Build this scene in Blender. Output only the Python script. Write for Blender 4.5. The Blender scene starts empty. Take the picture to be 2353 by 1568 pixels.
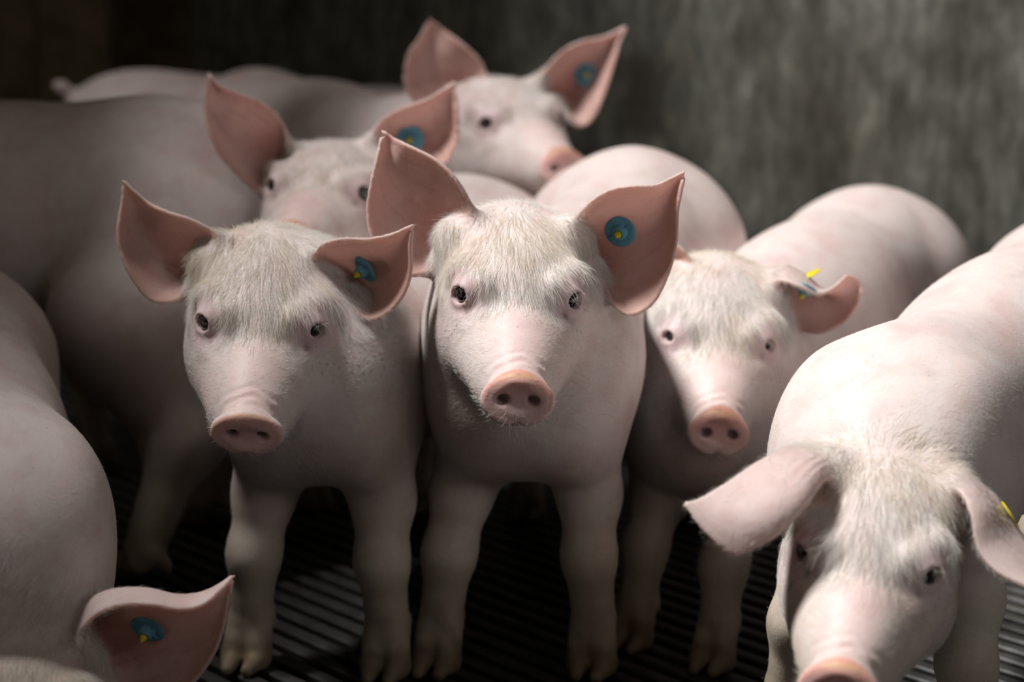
import bpy, math
import numpy as np
from mathutils import Matrix, Vector

# ------------------------------------------------------------------ camera, world, light
S = bpy.context.scene
FPX = 4600.0
CAM = np.array([0.0, 0.0, 0.74]); PITCH = math.radians(10.5)
RIGHT = np.array([1.0, 0, 0])
FWD = np.array([0.0, math.cos(PITCH), -math.sin(PITCH)])
UPV = np.array([0.0, math.sin(PITCH), math.cos(PITCH)])
cd = bpy.data.cameras.new('camera'); co = bpy.data.objects.new('camera', cd)
S.collection.objects.link(co); S.camera = co
co.location = CAM; co.rotation_euler = (math.pi/2 - PITCH, 0, 0)
cd.sensor_width = 36.0; cd.lens = FPX/2353.0*36.0; cd.clip_start = 0.05
cd.dof.use_dof = True; cd.dof.focus_distance = 1.872; cd.dof.aperture_fstop = 3.0

W = bpy.data.worlds.new('world'); S.world = W; W.use_nodes = True
W.node_tree.nodes['Background'].inputs[0].default_value = (1.0, 0.89, 0.71, 1)
W.node_tree.nodes['Background'].inputs[1].default_value = 0.105

def area_lamp(name, loc, target, size, size_y, power, col, spread):
    l = bpy.data.lights.new(name, 'AREA'); l.shape = 'RECTANGLE'
    l.size = size; l.size_y = size_y; l.energy = power; l.color = col
    l.spread = math.radians(spread)
    o = bpy.data.objects.new(name, l); S.collection.objects.link(o)
    o.location = loc
    d = Vector(target) - Vector(loc)
    o.rotation_euler = d.to_track_quat('-Z', 'Y').to_euler()
    return o
LAMP = (-2.55, 1.72, 5.0); ROOF_Z = 2.2
area_lamp('skylight_daylight', LAMP, (0.1, 2.0, 0.45), 1.0, 1.0, 202.0, (1.0, 0.985, 0.96), 120)

area_lamp('added_fill', (1.45, 0.1, 1.5), (0.35, 2.1, 0.4), 1.1, 0.5, 3.0, (0.93, 0.97, 1.0), 150)  # added fill lamp, lifts the shaded right flanks and the faces
S.cycles.adaptive_threshold = 0.06; S.cycles.adaptive_min_samples = 14; S.cycles.max_bounces = 3; S.cycles.diffuse_bounces = 1; S.cycles.glossy_bounces = 2
vs = S.view_settings
vs.view_transform = 'Standard'; vs.look = 'None'; vs.exposure = 0.05; vs.gamma = 1.0
vs.use_curve_mapping = False

COL = S.collection

def P(px, py, d):
    """world point seen at photo pixel (px,py) at depth d along the lens axis"""
    return CAM + d*(FWD + (px-1176.5)/FPX*RIGHT + (784.0-py)/FPX*UPV)
def on_floor(px, py, z=0.0):
    dirv = FWD + (px-1176.5)/FPX*RIGHT + (784.0-py)/FPX*UPV
    return CAM + dirv*((z-CAM[2])/dirv[2])
def project(w):
    r = np.asarray(w) - CAM
    d = r@FWD
    return np.stack([1176.5 + FPX*(r@RIGHT)/d, 784.0 - FPX*(r@UPV)/d], -1), d

# ------------------------------------------------------------------ materials
def new_mat(name):
    m = bpy.data.materials.new(name); m.use_nodes = True
    nt = m.node_tree; return m, nt, nt.nodes['Principled BSDF']
def N(nt, t, **kw):
    n = nt.nodes.new(t)
    for k, v in kw.items(): setattr(n, k, v)
    return n
def noise(nt, scale, detail=4, rough=.55, vec=None, dist=0.0):
    n = N(nt, 'ShaderNodeTexNoise'); n.inputs['Scale'].default_value = scale
    n.inputs['Detail'].default_value = detail; n.inputs['Roughness'].default_value = rough
    n.inputs['Distortion'].default_value = dist
    if vec is not None: nt.links.new(vec, n.inputs['Vector'])
    return n.outputs['Fac']
def coords(nt, scale=(1, 1, 1)):
    tc = N(nt, 'ShaderNodeTexCoord'); mp = N(nt, 'ShaderNodeMapping')
    mp.inputs['Scale'].default_value = scale
    nt.links.new(tc.outputs['Object'], mp.inputs['Vector']); return mp.outputs['Vector']
def ramp(nt, fac, stops):
    r = N(nt, 'ShaderNodeValToRGB'); e = r.color_ramp.elements
    while len(e) < len(stops): e.new(0.5)
    for i, (p, c) in enumerate(stops):
        e[i].position = p; e[i].color = (*c, 1) if len(c) == 3 else c
    nt.links.new(fac, r.inputs['Fac']); return r.outputs['Color']
def mix(nt, fac, a, b, blend='MIX'):
    m = N(nt, 'ShaderNodeMix'); m.data_type = 'RGBA'; m.blend_type = blend
    for sock, v in ((m.inputs[0], fac), (m.inputs[6], a), (m.inputs[7], b)):
        if isinstance(v, (int, float)): sock.default_value = v
        elif isinstance(v, tuple): sock.default_value = (*v, 1)
        else: nt.links.new(v, sock)
    return m.outputs[2]
def bump(nt, bsdf, height, strength, dist):
    b = N(nt, 'ShaderNodeBump'); b.inputs['Strength'].default_value = strength
    b.inputs['Distance'].default_value = dist
    nt.links.new(height, b.inputs['Height']); nt.links.new(b.outputs[0], bsdf.inputs['Normal'])

def mat_skin():
    m, nt, b = new_mat('pig_skin')
    at = N(nt, 'ShaderNodeAttribute', attribute_name='Col')
    v = coords(nt)
    n1 = noise(nt, 26, 2, .6, v)
    blot = ramp(nt, n1, [(.30, (.90, .84, .83)), (.55, (1, 1, 1)), (.8, (1.0, .97, .95))])
    c = mix(nt, 1.0, at.outputs['Color'], blot, 'MULTIPLY')
    n2 = noise(nt, 330, 1, .5, v)
    sp = ramp(nt, n2, [(.735, (1, 1, 1)), (.78, (.50, .36, .27))])
    c = mix(nt, .55, c, mix(nt, 1.0, c, sp, 'MULTIPLY'))
    nt.links.new(c, b.inputs['Base Color'])
    ea = N(nt, 'ShaderNodeAttribute', attribute_name='ear')
    tr = N(nt, 'ShaderNodeBsdfTranslucent'); tr.inputs['Color'].default_value = (1.0, .72, .64, 1)
    ml = N(nt, 'ShaderNodeMath', operation='MULTIPLY'); ml.inputs[1].default_value = .34
    nt.links.new(ea.outputs['Fac'], ml.inputs[0])
    ms = N(nt, 'ShaderNodeMixShader'); nt.links.new(ml.outputs[0], ms.inputs[0])
    nt.links.new(b.outputs[0], ms.inputs[1]); nt.links.new(tr.outputs[0], ms.inputs[2])
    nt.links.new(ms.outputs[0], nt.nodes['Material Output'].inputs['Surface'])
    b.inputs['Roughness'].default_value = .50
    b.inputs['Specular IOR Level'].default_value = .30
    b.inputs['Subsurface Weight'].default_value = .22
    b.subsurface_method = 'BURLEY'
    b.inputs['Subsurface Radius'].default_value = (.010, .0035, .0022)
    b.inputs['Subsurface Scale'].default_value = 1.0
    bump(nt, b, noise(nt, 300, 1, .6, v), .22, .0012)
    return m
def mat_hair(name, col):
    m, nt, b = new_mat(name)
    at = N(nt, 'ShaderNodeAttribute', attribute_name='tint')
    nt.links.new(at.outputs['Color'], b.inputs['Base Color'])
    b.inputs['Roughness'].default_value = .42
    b.inputs['Specular IOR Level'].default_value = .35
    tr = N(nt, 'ShaderNodeBsdfTranslucent'); nt.links.new(at.outputs['Color'], tr.inputs['Color'])
    ms = N(nt, 'ShaderNodeMixShader'); ms.inputs[0].default_value = .45
    out = nt.nodes['Material Output']
    nt.links.new(b.outputs[0], ms.inputs[1]); nt.links.new(tr.outputs[0], ms.inputs[2])
    nt.links.new(ms.outputs[0], out.inputs['Surface'])
    return m
def mat_plain(name, col, rough=.5, spec=.4, var=.15, scale=40, bumpd=.0):
    m, nt, b = new_mat(name)
    n = noise(nt, scale, 4, .6, coords(nt))
    c = ramp(nt, n, [(.3, tuple(x*(1-var) for x in col)), (.7, tuple(min(1, x*(1+var)) for x in col))])
    nt.links.new(c, b.inputs['Base Color'])
    b.inputs['Roughness'].default_value = rough; b.inputs['Specular IOR Level'].default_value = spec
    if bumpd: bump(nt, b, noise(nt, scale*4, 3, .6, coords(nt)), .5, bumpd)
    return m
def mat_tag():
    m, nt, b = new_mat('blue_plastic')
    v = coords(nt)
    c = ramp(nt, noise(nt, 120, 4, .6, v), [(.30, (.07, .16, .20)), (.42, (.13, .37, .51)), (.7, (.16, .43, .58))])
    nt.links.new(c, b.inputs['Base Color']); b.inputs['Roughness'].default_value = .55
    return m
def mat_eye():
    m, nt, b = new_mat('eye_wet')
    # pupil / iris by direction in the eye's own space (local +X looks out)
    tc = N(nt, 'ShaderNodeTexCoord'); sx = N(nt, 'ShaderNodeSeparateXYZ')
    nm = N(nt, 'ShaderNodeVectorMath', operation='NORMALIZE')
    nt.links.new(tc.outputs['Object'], nm.inputs[0]); nt.links.new(nm.outputs[0], sx.inputs[0])
    c = ramp(nt, sx.outputs['X'], [(.02, (.26, .19, .17)), (.16, (.03, .026, .026)), (.60, (.026, .025, .03)), (.78, (.018, .017, .02)), (.90, (.003, .003, .004))])
    nt.links.new(c, b.inputs['Base Color'])
    b.inputs['Roughness'].default_value = .08; b.inputs['Specular IOR Level'].default_value = .6
    b.inputs['Coat Weight'].default_value = .6; b.inputs['Coat Roughness'].default_value = .03
    return m
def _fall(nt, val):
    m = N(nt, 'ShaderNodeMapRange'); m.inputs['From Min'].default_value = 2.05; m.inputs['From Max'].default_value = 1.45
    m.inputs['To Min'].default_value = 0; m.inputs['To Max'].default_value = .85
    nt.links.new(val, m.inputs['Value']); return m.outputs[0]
def mat_concrete():
    m, nt, b = new_mat('stained_concrete')
    v = coords(nt); vstr = coords(nt, (1, 1, .38))
    n1 = noise(nt, 7, 8, .68, vstr, .4)
    n2 = noise(nt, 42, 5, .6, vstr)
    n3 = noise(nt, 2.0, 4, .6, v)
    c = ramp(nt, n1, [(.30, (.045, .042, .032)), (.46, (.10, .097, .082)), (.62, (.18, .178, .16)), (.8, (.30, .298, .275))])
    c2 = ramp(nt, n2, [(.3, (.42, .41, .38)), (.55, (.95, .95, .94)), (.75, (1.6, 1.6, 1.58))])
    c = mix(nt, 1.0, c, c2, 'MULTIPLY')
    c3 = ramp(nt, n3, [(.35, (.62, .55, .42)), (.6, (1, 1, 1))])
    c = mix(nt, .7, c, mix(nt, 1.0, c, c3, 'MULTIPLY'))
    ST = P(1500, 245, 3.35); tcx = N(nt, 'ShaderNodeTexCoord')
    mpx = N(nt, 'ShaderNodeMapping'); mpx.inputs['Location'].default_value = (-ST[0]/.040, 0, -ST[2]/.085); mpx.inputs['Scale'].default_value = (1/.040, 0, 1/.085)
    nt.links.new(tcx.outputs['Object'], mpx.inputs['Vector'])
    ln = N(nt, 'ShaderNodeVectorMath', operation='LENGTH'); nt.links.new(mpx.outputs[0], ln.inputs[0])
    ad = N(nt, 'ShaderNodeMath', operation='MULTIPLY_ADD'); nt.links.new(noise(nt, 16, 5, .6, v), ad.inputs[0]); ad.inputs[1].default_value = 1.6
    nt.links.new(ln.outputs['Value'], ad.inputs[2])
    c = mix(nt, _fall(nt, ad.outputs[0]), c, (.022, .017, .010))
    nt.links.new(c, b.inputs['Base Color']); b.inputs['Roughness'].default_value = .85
    bump(nt, b, n2, .5, .004)
    return m
M = dict(
    skin=mat_skin(), bristle=mat_hair('white_bristle', None),
    eye=mat_eye(), blue=mat_tag(),
    yellow=mat_plain('yellow_plastic', (.72, .58, .015), .45, .4, .12, 200),
    concrete=mat_concrete(),
    slat=mat_plain('worn_metal_slat', (.06, .057, .055), .42, .5, .5, 22, .001),
    pit=mat_plain('slurry_pit', (.006, .005, .004), .9, .1, .3, 5),
    wood=mat_plain('old_dark_plank', (.16, .12, .07), .8, .2, .5, 9, .002),
)

# ------------------------------------------------------------------ object helpers
def mesh_obj(name, verts, faces, mat, parent=None, origin=None, smooth=False):
    me = bpy.data.meshes.new(name)
    verts = np.asarray(verts, dtype=np.float64)
    if origin is not None: verts = verts - np.asarray(origin)
    me.from_pydata(verts.tolist(), [], [list(map(int, f)) for f in faces]); me.update()
    if smooth: me.shade_smooth()
    if mat: me.materials.append(mat)
    o = bpy.data.objects.new(name, me); COL.objects.link(o)
    if origin is not None: o.location = origin
    if parent is not None:
        o.parent = parent; 
        o.location = Vector(origin if origin is not None else (0, 0, 0)) - world_loc(parent)
    return o
def world_loc(o):
    v = Vector((0, 0, 0))
    while o is not None: v = v + o.location; o = o.parent
    return v
def box_vf(lo, hi):
    x0, y0, z0 = lo; x1, y1, z1 = hi
    v = [(x0,y0,z0),(x1,y0,z0),(x1,y1,z0),(x0,y1,z0),(x0,y0,z1),(x1,y0,z1),(x1,y1,z1),(x0,y1,z1)]
    f = [(0,3,2,1),(4,5,6,7),(0,1,5,4),(1,2,6,5),(2,3,7,6),(3,0,4,7)]
    return v, f
def tag(o, label=None, cat=None, group=None, kind=None):
    if label: o['label'] = label
    if cat: o['category'] = cat
    if group: o['group'] = group
    if kind: o['kind'] = kind
    return o

# ------------------------------------------------------------------ the setting
def build_setting():
    v, f = box_vf((-4, -1.0, -0.62), (4, 6.5, -0.58))
    fl = mesh_obj('floor', v, f, M['pit']); tag(fl, kind='structure', label='dark slatted pen floor over a black pit')
    # slats: run almost across the view, dropping to the right
    ang = math.radians(-50.0); pitch = 0.0305; wid = .0170
    pr = [(-wid/2, 0), (-wid/2+.002, .0), (wid/2-.002, 0), (wid/2, -.002), (wid/2-.005, -.026), (-wid/2+.005, -.026), (-wid/2, -.002)]
    pr = [(-wid/2, -.002), (-wid/2+.002, 0), (wid/2-.002, 0), (wid/2, -.002), (wid/2-.005, -.026), (-wid/2+.005, -.026)]
    L = 3.4; n = len(pr)
    vv = [(-L/2, a, b) for a, b in pr] + [(L/2, a, b) for a, b in pr]
    ff = [(i, (i+1) % n, n+(i+1) % n, n+i) for i in range(n)] + [tuple(range(n))[::-1], tuple(range(n, 2*n))]
    me = bpy.data.meshes.new('floor_slat'); me.from_pydata(vv, [], [list(q)[::-1] for q in ff]); me.update()
    me.materials.append(M['slat'])
    ca, sa = math.cos(ang), math.sin(ang)
    for i in range(92):
        s = (i-46)*pitch
        o = bpy.data.objects.new('floor_slat', me); COL.objects.link(o)
        o.parent = fl; o.location = (-sa*s + .05, 2.35 + ca*s, 0); o.rotation_euler = (0, 0, ang)
    # concrete wall: oblique behind the pigs
    a = np.array([1.75, 2.62]); b = np.array([-.66, 4.18])
    t = (b-a)/np.linalg.norm(b-a); nrm = np.array([t[1], -t[0]])
    if nrm[1] > 0: nrm = -nrm
    nx, nz = 60, 24; rng = np.random.default_rng(5)
    v = []; f = []
    Lw = np.linalg.norm(b-a)
    for j in range(nz+1):
        for i in range(nx+1):
            q = a + t*Lw*i/nx + nrm*rng.normal(0, .0012)
            v.append((q[0], q[1], -.1 + 1.8*j/nz))
    for j in range(nz):
        for i in range(nx):
            k = j*(nx+1)+i; f.append((k, k+1, k+nx+2, k+nx+1))
    k0 = len(v)
    a2 = a - nrm*.15; b2 = b - nrm*.15
    v += [(a[0], a[1], -.1), (b[0], b[1], -.1), (b[0], b[1], 1.7), (a[0], a[1], 1.7), (a2[0], a2[1], -.1), (b2[0], b2[1], -.1), (b2[0], b2[1], 1.7), (a2[0], a2[1], 1.7)]
    f += [(k0+1, k0+5, k0+6, k0+2), (k0+4, k0, k0+3, k0+7), (k0+5, k0+4, k0+7, k0+6), (k0+2, k0+6, k0+7, k0+3)]
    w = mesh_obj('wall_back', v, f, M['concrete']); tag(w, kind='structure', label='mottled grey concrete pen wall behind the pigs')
    # roof with a skylight opening above the pen (out of the picture, added to shape the light)
    lit = [(-.64, .8), (2.0, .8), (2.0, 3.8), (.20, 3.8)]           # what the daylight reaches, at the height of the backs
    gap = [(-1.00, 3.44), (-.35, 3.44), (-.35, 3.56), (-1.00, 3.56)] # a narrow slot added to lend the back row dim light
    k = (ROOF_Z-.5)/(LAMP[2]-.5)
    import bmesh
    bm = bmesh.new(); ed = []
    for loop in ([(-3.2, -1.2), (3.2, -1.2), (3.2, 6.0), (-3.2, 6.0)],) + tuple([(x + (LAMP[0]-x)*k, y + (LAMP[1]-y)*k) for x, y in q] for q in (lit, gap)):
        vv = [bm.verts.new((x, y, ROOF_Z)) for x, y in loop]
        ed += [bm.edges.new((vv[i], vv[(i+1) % 4])) for i in range(4)]
    bmesh.ops.triangle_fill(bm, use_beauty=True, edges=ed)
    bmesh.ops.solidify(bm, geom=bm.faces[:], thickness=-.03)
    me = bpy.data.meshes.new('light_shaping_roof'); bm.to_mesh(me); bm.free(); me.materials.append(M['wood'])
    o = bpy.data.objects.new('light_shaping_roof', me); COL.objects.link(o); tag(o, kind='structure', label='unseen dark roof added to shape the light, with openings')
    # low unseen walls added round the other sides to block low light
    for nm, lo, hi, lb in (('light_block_right', (1.72, -.5, -.1), (1.82, 2.75, .5), 'unseen low wall added on the right to block light'),
                           ('light_block_side', (-1.75, -.5, -.1), (-1.65, 4.2, .5), 'unseen low wall added on the left to block light'),
                           ('light_block_front', (-1.75, -.62, -.1), (1.82, -.5, .62), 'unseen low wall added in front to block light')):
        v, f = box_vf(lo, hi); tag(mesh_obj(nm, v, f, M['concrete']), kind='structure', label=lb)
    # dark passage beyond the wall's end, boarded panel at the left
    v, f = box_vf((-2.6, 5.6, -.1), (1.0, 5.7, 1.7))
    tag(mesh_obj('wall_far', v, f, M['wood']), kind='structure', label='unlit far wall seen through the gap')
    w2 = bpy.data.objects.new('wall_left', None); COL.objects.link(w2); w2.location = (-.84, 4.2, 0)
    tag(w2, kind='structure', label='dark boarded partition at the left of the gap')
    x = -.84
    for i, wd in enumerate((.15, .17, .16, .18, .15, .17)):
        v, f = box_vf((x-wd+.006, 4.2 + .008*(i % 2), -.05), (x, 4.24 + .008*(i % 2), 1.7))
        mesh_obj('plank', v, f, M['wood'], w2, origin=(x, 4.2, 0)); x -= wd
build_setting()

# ------------------------------------------------------------------ signed distance modelling
F32 = np.float32
def smin(a, b, k):
    h = np.maximum(k - np.abs(a-b), 0)/k
    return np.minimum(a, b) - h*h*k*F32(.25)
def smax(a, b, k): return -smin(-a, -b, k)
def sd_ell(p, c, r, R=None):
    q = p - np.asarray(c, F32)
    if R is not None: q = q @ np.asarray(R, F32)          # columns of R: the ellipsoid's axes
    r = np.asarray(r, F32)
    a = q*(1/r); b = a*(1/r)
    k0 = np.sqrt(np.einsum('ij,ij->i', a, a)); k1 = np.sqrt(np.einsum('ij,ij->i', b, b)) + F32(1e-6)
    return k0*(k0-1)/k1
def sd_rc(p, a, b, ra, rb):
    a = np.asarray(a, F32); b = np.asarray(b, F32); ba = b-a
    l2 = float(ba@ba); rr = ra-rb; a2 = l2 - rr*rr; il2 = 1.0/l2
    pa = p-a; y = pa@ba; z = y-l2
    t_ = pa*F32(l2) - y[:, None]*ba; x2 = np.einsum('ij,ij->i', t_, t_)
    y2 = y*y*F32(l2); z2 = z*z*F32(l2)
    k = np.sign(rr)*rr*rr*x2
    out = (np.sqrt(np.maximum(x2*F32(a2*il2), 0)) + y*F32(rr))*F32(il2) - F32(ra)
    m1 = np.sign(z)*a2*z2 > k
    out = np.where(m1, np.sqrt(x2+z2)*F32(il2) - F32(rb), out)
    m2 = (~m1) & (np.sign(y)*a2*y2 < k)
    return np.where(m2, np.sqrt(x2+y2)*F32(il2) - F32(ra), out).astype(F32)

def rotz(a):
    c, s = math.cos(a), math.sin(a); return np.array([[c, -s, 0], [s, c, 0], [0, 0, 1.0]])
def roty(a):
    c, s = math.cos(a), math.sin(a); return np.array([[c, 0, s], [0, 1, 0], [-s, 0, c]])
def rotx(a):
    c, s = math.cos(a), math.sin(a); return np.array([[1, 0, 0], [0, c, -s], [0, s, c]])
EYE = np.array([0.15, 5.1, 0.05]); EYE_R = 1.26
EYE_DIR = np.array([.66, .74, .02]); EYE_DIR /= np.linalg.norm(EYE_DIR)
SNOUT = np.array([13.5, 0, -5.2])


def head_sdf(q, tilt=-20.0):
    """q: points in the head's own frame, centimetres (x to the snout, y to the pig's left, z up)"""
    s = q.copy(); s[:, 1] = np.abs(s[:, 1])               # symmetric
    f = sd_ell(s, (-5.6, 0, -1.4), (7.6, 7.2, 5.8))
    f = smin(f, sd_ell(s, (-4.5, 0, -.2), (5.8, 6.3, 4.1), roty(math.radians(34))), 2.0)
    f = smin(f, sd_ell(s, (-9.4, 0, -.3), (4.4, 6.7, 4.1)), 2.4)
    f = smin(f, sd_ell(s, (-9.6, 5.9, 2.0), (2.6, 2.6, 2.6)), 2.2)
    f = smin(f, sd_ell(s, (-.8, 2.9, -7.0), (6.2, 3.1, 3.9), rotz(math.radians(-12))), 2.0)
    f = smin(f, sd_rc(s, (-1.0, 0, -3.0), (6.0, 0, -4.7), 5.0, 3.85), 2.6)
    f = smin(f, sd_rc(s, (5.0, 0, -4.5), (11.6, 0, -5.2), 3.95, 2.75), 1.6)
    f = smin(f, sd_ell(s, (-2.9, 4.2, -4.8), (6.3, 3.5, 5.2), rotz(math.radians(-14))), 2.0)
    f = smin(f, sd_ell(s, (-6.2, 4.3, -7.4), (5.4, 3.6, 4.6)), 2.4)
    f = smin(f, sd_rc(s, (0.3, 2.6, -5.0), (7.6, 1.3, -5.7), 3.9, 2.6), 2.0)
    f = smin(f, sd_rc(s, (-4, 0, -8.6), (9.2, 0, -8.35), 4.0, 1.75), 1.3)
    f = smin(f, sd_rc(s, (9.6, 1.6, -6.6), (2.5, 3.0, -6.2), 1.7, 2.6), 1.4)     # upper lip
    # brow and cheekbone
    f = smin(f, sd_rc(s, (.8, 3.6, 1.35), (-2.4, 5.8, 1.5), .75, 1.1), 2.0)
    f = smin(f, sd_rc(s, (2.4, 4.1, -2.0), (-3.2, 6.0, -2.2), .8, 1.3), 1.6)
    # hollow in front of the eye
    f = smax(f, -sd_ell(s, (2.9, 5.75, -.3), (1.8, 1.15, .9), rotz(math.radians(-28))), 1.6)
    # lids
    e = EYE.astype(F32)
    lid = sd_ell(s, e, (1.64, 1.64, 1.58))
    f = smin(f, lid, 1.0)
    T = np.cross([0, 0, 1], EYE_DIR); T /= np.linalg.norm(T); U = np.cross(EYE_DIR, T)
    tl = math.radians(-16)
    T2 = T*math.cos(tl) + U*math.sin(tl); U2 = np.cross(EYE_DIR, T2)
    Re = np.stack([EYE_DIR, T2, U2], 1)
    f = smax(f, -sd_ell(s, e + EYE_DIR*1.28, (1.05, 1.08, .88), Re), .16)
    # snout disc
    Rd = roty(math.radians(tilt))           # how far the face of the disc tips up
    dq = (s - SNOUT.astype(F32)) @ Rd.astype(F32)
    rad = np.sqrt((dq[:, 1]/3.65)**2 + ((dq[:, 2] + .05)/np.where(dq[:, 2] > 0, 2.45, 2.65))**2) + F32(1e-5)
    dr = (rad-1)*2.55
    dx = np.abs(dq[:, 0] + .55) - .62
    rr = .42
    a = np.maximum(dr + rr, 0); b = np.maximum(dx + rr, 0)
    disc = np.sqrt(a*a+b*b) + np.minimum(np.maximum(dr, dx) + rr, 0) - rr
    f = smin(f, disc, .75)
    # dish in the face of the disc, nostrils, lip notch
    f = smax(f, -sd_ell(dq, (1.05, 0, -.1), (1.02, 2.7, 1.75)), .5)
    f = smax(f, -sd_ell(dq, (-.1, 1.5, .02), (1.5, .58, .46), rotx(math.radians(-25))), .45)
    f = smax(f, -sd_rc(dq, (-1.6, 0, -2.75), (.6, 0, -2.75), .42, .42), .7)
    # mouth line
    f = smax(f, -sd_rc(s, (11.2, 1.2, -7.55), (9.0, 2.6, -7.5), .16, .2), .5)
    f = smax(f, -sd_rc(s, (9.0, 2.6, -7.5), (3.4, 4.1, -6.9), .2, .2), .55)
    # wrinkles behind the disc
    w = np.exp(-((s[:, 0]-10.9)/1.1)**2)*np.clip((s[:, 2]+4.6)/1.6, 0, 1)
    f = f + (w*.10*np.sin(s[:, 0]*5.2 + .9*np.cos(s[:, 1]*1.7) + .6*np.sin(q[:, 1]*2.3))).astype(F32)
    return f.astype(F32)

class Ear:
    """a leaf-shaped sheet through three spines (edge, middle, edge), root to tip"""
    def __init__(self, e1, mid, e2, cup, d0, roll=None, n=60, m=29, th=(.0027, .0021)):
        def spl(pts, k):
            pts = np.array([P(p[0], p[1], d0 + p[2]) for p in pts])
            ln = np.r_[0, np.cumsum(np.linalg.norm(np.diff(pts, axis=0), axis=1))]; ln /= ln[-1]
            t = np.linspace(0, 1, k)
            ext = np.vstack([2*pts[0]-pts[1], pts, 2*pts[-1]-pts[-2]])
            out = []
            for x in t:
                i = min(max(np.searchsorted(ln, x, side='right')-1, 0), len(pts)-2)
                u = (x-ln[i])/(ln[i+1]-ln[i]); p0, p1, p2, p3 = ext[i:i+4]
                out.append(.5*((2*p1)+(-p0+p2)*u+(2*p0-5*p1+4*p2-p3)*u*u+(-p0+3*p1-3*p2+p3)*u**3))
            return np.array(out)
        A = spl(e1, n); B = spl(e2, n)
        if mid is None:
            t = np.linspace(0, 1, n)
            c = np.interp(t, np.linspace(0, 1, len(cup)), cup)
            C = (A+B)/2 + c[:, None]*FWD
        else: C = spl(mid, n)
        s = np.linspace(0, 1, m)
        # quadratic through A, C, B
        G = (A[:, None]*((1-s)*(1-2*s))[None, :, None] + C[:, None]*(4*s*(1-s))[None, :, None] + B[:, None]*(s*(2*s-1))[None, :, None])
        if roll is not None:                          # a rolled-over lip between the rim and the middle
            D = spl(roll, n); sr = .16
            base_r = A*((1-sr)*(1-2*sr)) + C*(4*sr*(1-sr)) + B*(sr*(2*sr-1))
            G = G + (D-base_r)[:, None]*(np.clip(s/sr, 0, None)*np.exp(1-np.clip(s/sr, 0, None)))[None, :, None]**1.6
        for _ in range(2): G[1:-1, 1:-1] = .5*G[1:-1, 1:-1] + .125*(G[:-2, 1:-1]+G[2:, 1:-1]+G[1:-1, :-2]+G[1:-1, 2:])
        self.G = G
        du = np.gradient(G, axis=0); dv = np.gradient(G, axis=1)
        nn = np.cross(du, dv); nl = np.linalg.norm(nn, axis=-1, keepdims=True)
        nn = nn/np.maximum(nl, 1e-9)
        nn[-1] = nn[-2]
        if (nn.reshape(-1, 3)@FWD).mean() > 0: nn = -nn       # default: front of the sheet looks at the lens
        self.nn = nn
        out = np.zeros_like(G)
        out[:, 0] += -dv[:, 0]/np.maximum(np.linalg.norm(dv[:, 0], axis=-1, keepdims=True), 1e-9)
        out[:, -1] += dv[:, -1]/np.maximum(np.linalg.norm(dv[:, -1], axis=-1, keepdims=True), 1e-9)
        for jj in (0, -1):
            tg = du[:, jj]/np.maximum(np.linalg.norm(du[:, jj], axis=-1, keepdims=True), 1e-9)
            out[:, jj] -= (out[:, jj]*tg).sum(-1, keepdims=True)*tg
            out[:, jj] /= np.maximum(np.linalg.norm(out[:, jj], axis=-1, keepdims=True), 1e-9)
        dul = du/np.maximum(np.linalg.norm(du, axis=-1, keepdims=True), 1e-9)
        out[-1] = dul[-1]
        out[-1, 0] += out[-2, 0]; out[-1, -1] += out[-2, -1]
        ol = np.linalg.norm(out, axis=-1, keepdims=True)
        out = out/np.maximum(ol, 1e-9)*(ol > 1e-6)
        tt = np.linspace(0, 1, n)[:, None]; ss = np.abs(2*s-1)[None, :]
        thk = th[0]*(1-.25*tt) + (th[1]-th[0]*(1-.25*tt))*np.clip(ss*1.0, 0, 1)**3
        thk = thk + .004*np.clip(.18-tt, 0, 1)/.18
        sv = s[None, :]
        for c_, a_ in ((.36, .0016), (.52, .0020), (.66, .0014)):
            thk = thk + a_*np.exp(-((sv - c_ - .05*np.sin(tt*5))/.035)**2)*np.clip((tt-.06)/.1, 0, 1)*np.clip(1-(tt-.12)/.42, 0, 1)
        self.o = G.reshape(-1, 3).mean(0)
        self.p = (G.reshape(-1, 3) - self.o).astype(F32); self.n = nn.reshape(-1, 3).astype(F32)
        self.b = out.reshape(-1, 3).astype(F32); self.th = thk.ravel().astype(F32)
        self.t = np.repeat(np.linspace(0, 1, n), m).astype(F32); self.s = np.tile(s, n).astype(F32)
        self.R = float(np.linalg.norm(self.p, axis=1).max())
        wd = np.linalg.norm(G[:, 0]-G[:, -1], axis=1)
        self.tipf = np.repeat(wd < .0035, m)
        ids = np.arange(n*m).reshape(n, m)
        ci = np.clip(np.arange(0, n+3, 4), 0, n-1); cj = np.clip(np.arange(0, m+2, 4), 0, m-1)
        I, Jj = np.meshgrid(ci, cj, indexing='ij'); I = I.ravel(); Jj = Jj.ravel()
        self.cp = self.p[ids[I, Jj]]; self.c2 = (self.cp**2).sum(1)[None]
        a, b_ = np.meshgrid(np.arange(-3, 4), np.arange(-3, 4), indexing='ij')
        self.win = ids[np.clip(I[:, None]+a.ravel(), 0, n-1), np.clip(Jj[:, None]+b_.ravel(), 0, m-1)].astype(np.int32)
    def near(self, x):
        q = (x - self.o).astype(F32); J = np.empty(len(q), np.int32)
        for i in range(0, len(q), 20000):                    # nearest of a coarse set, then of its neighbourhood
            c = q[i:i+20000]
            d = self.c2 - 2*(c[:, :1]*self.cp[:, 0] + c[:, 1:2]*self.cp[:, 1] + c[:, 2:]*self.cp[:, 2])
            k = d.argmin(1)
            win = self.win[k]
            o = self.p[win] - c[:, None]
            dd = (o*o).sum(-1)
            J[i:i+20000] = win[np.arange(len(c)), dd.argmin(1)]
        return q, J
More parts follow.
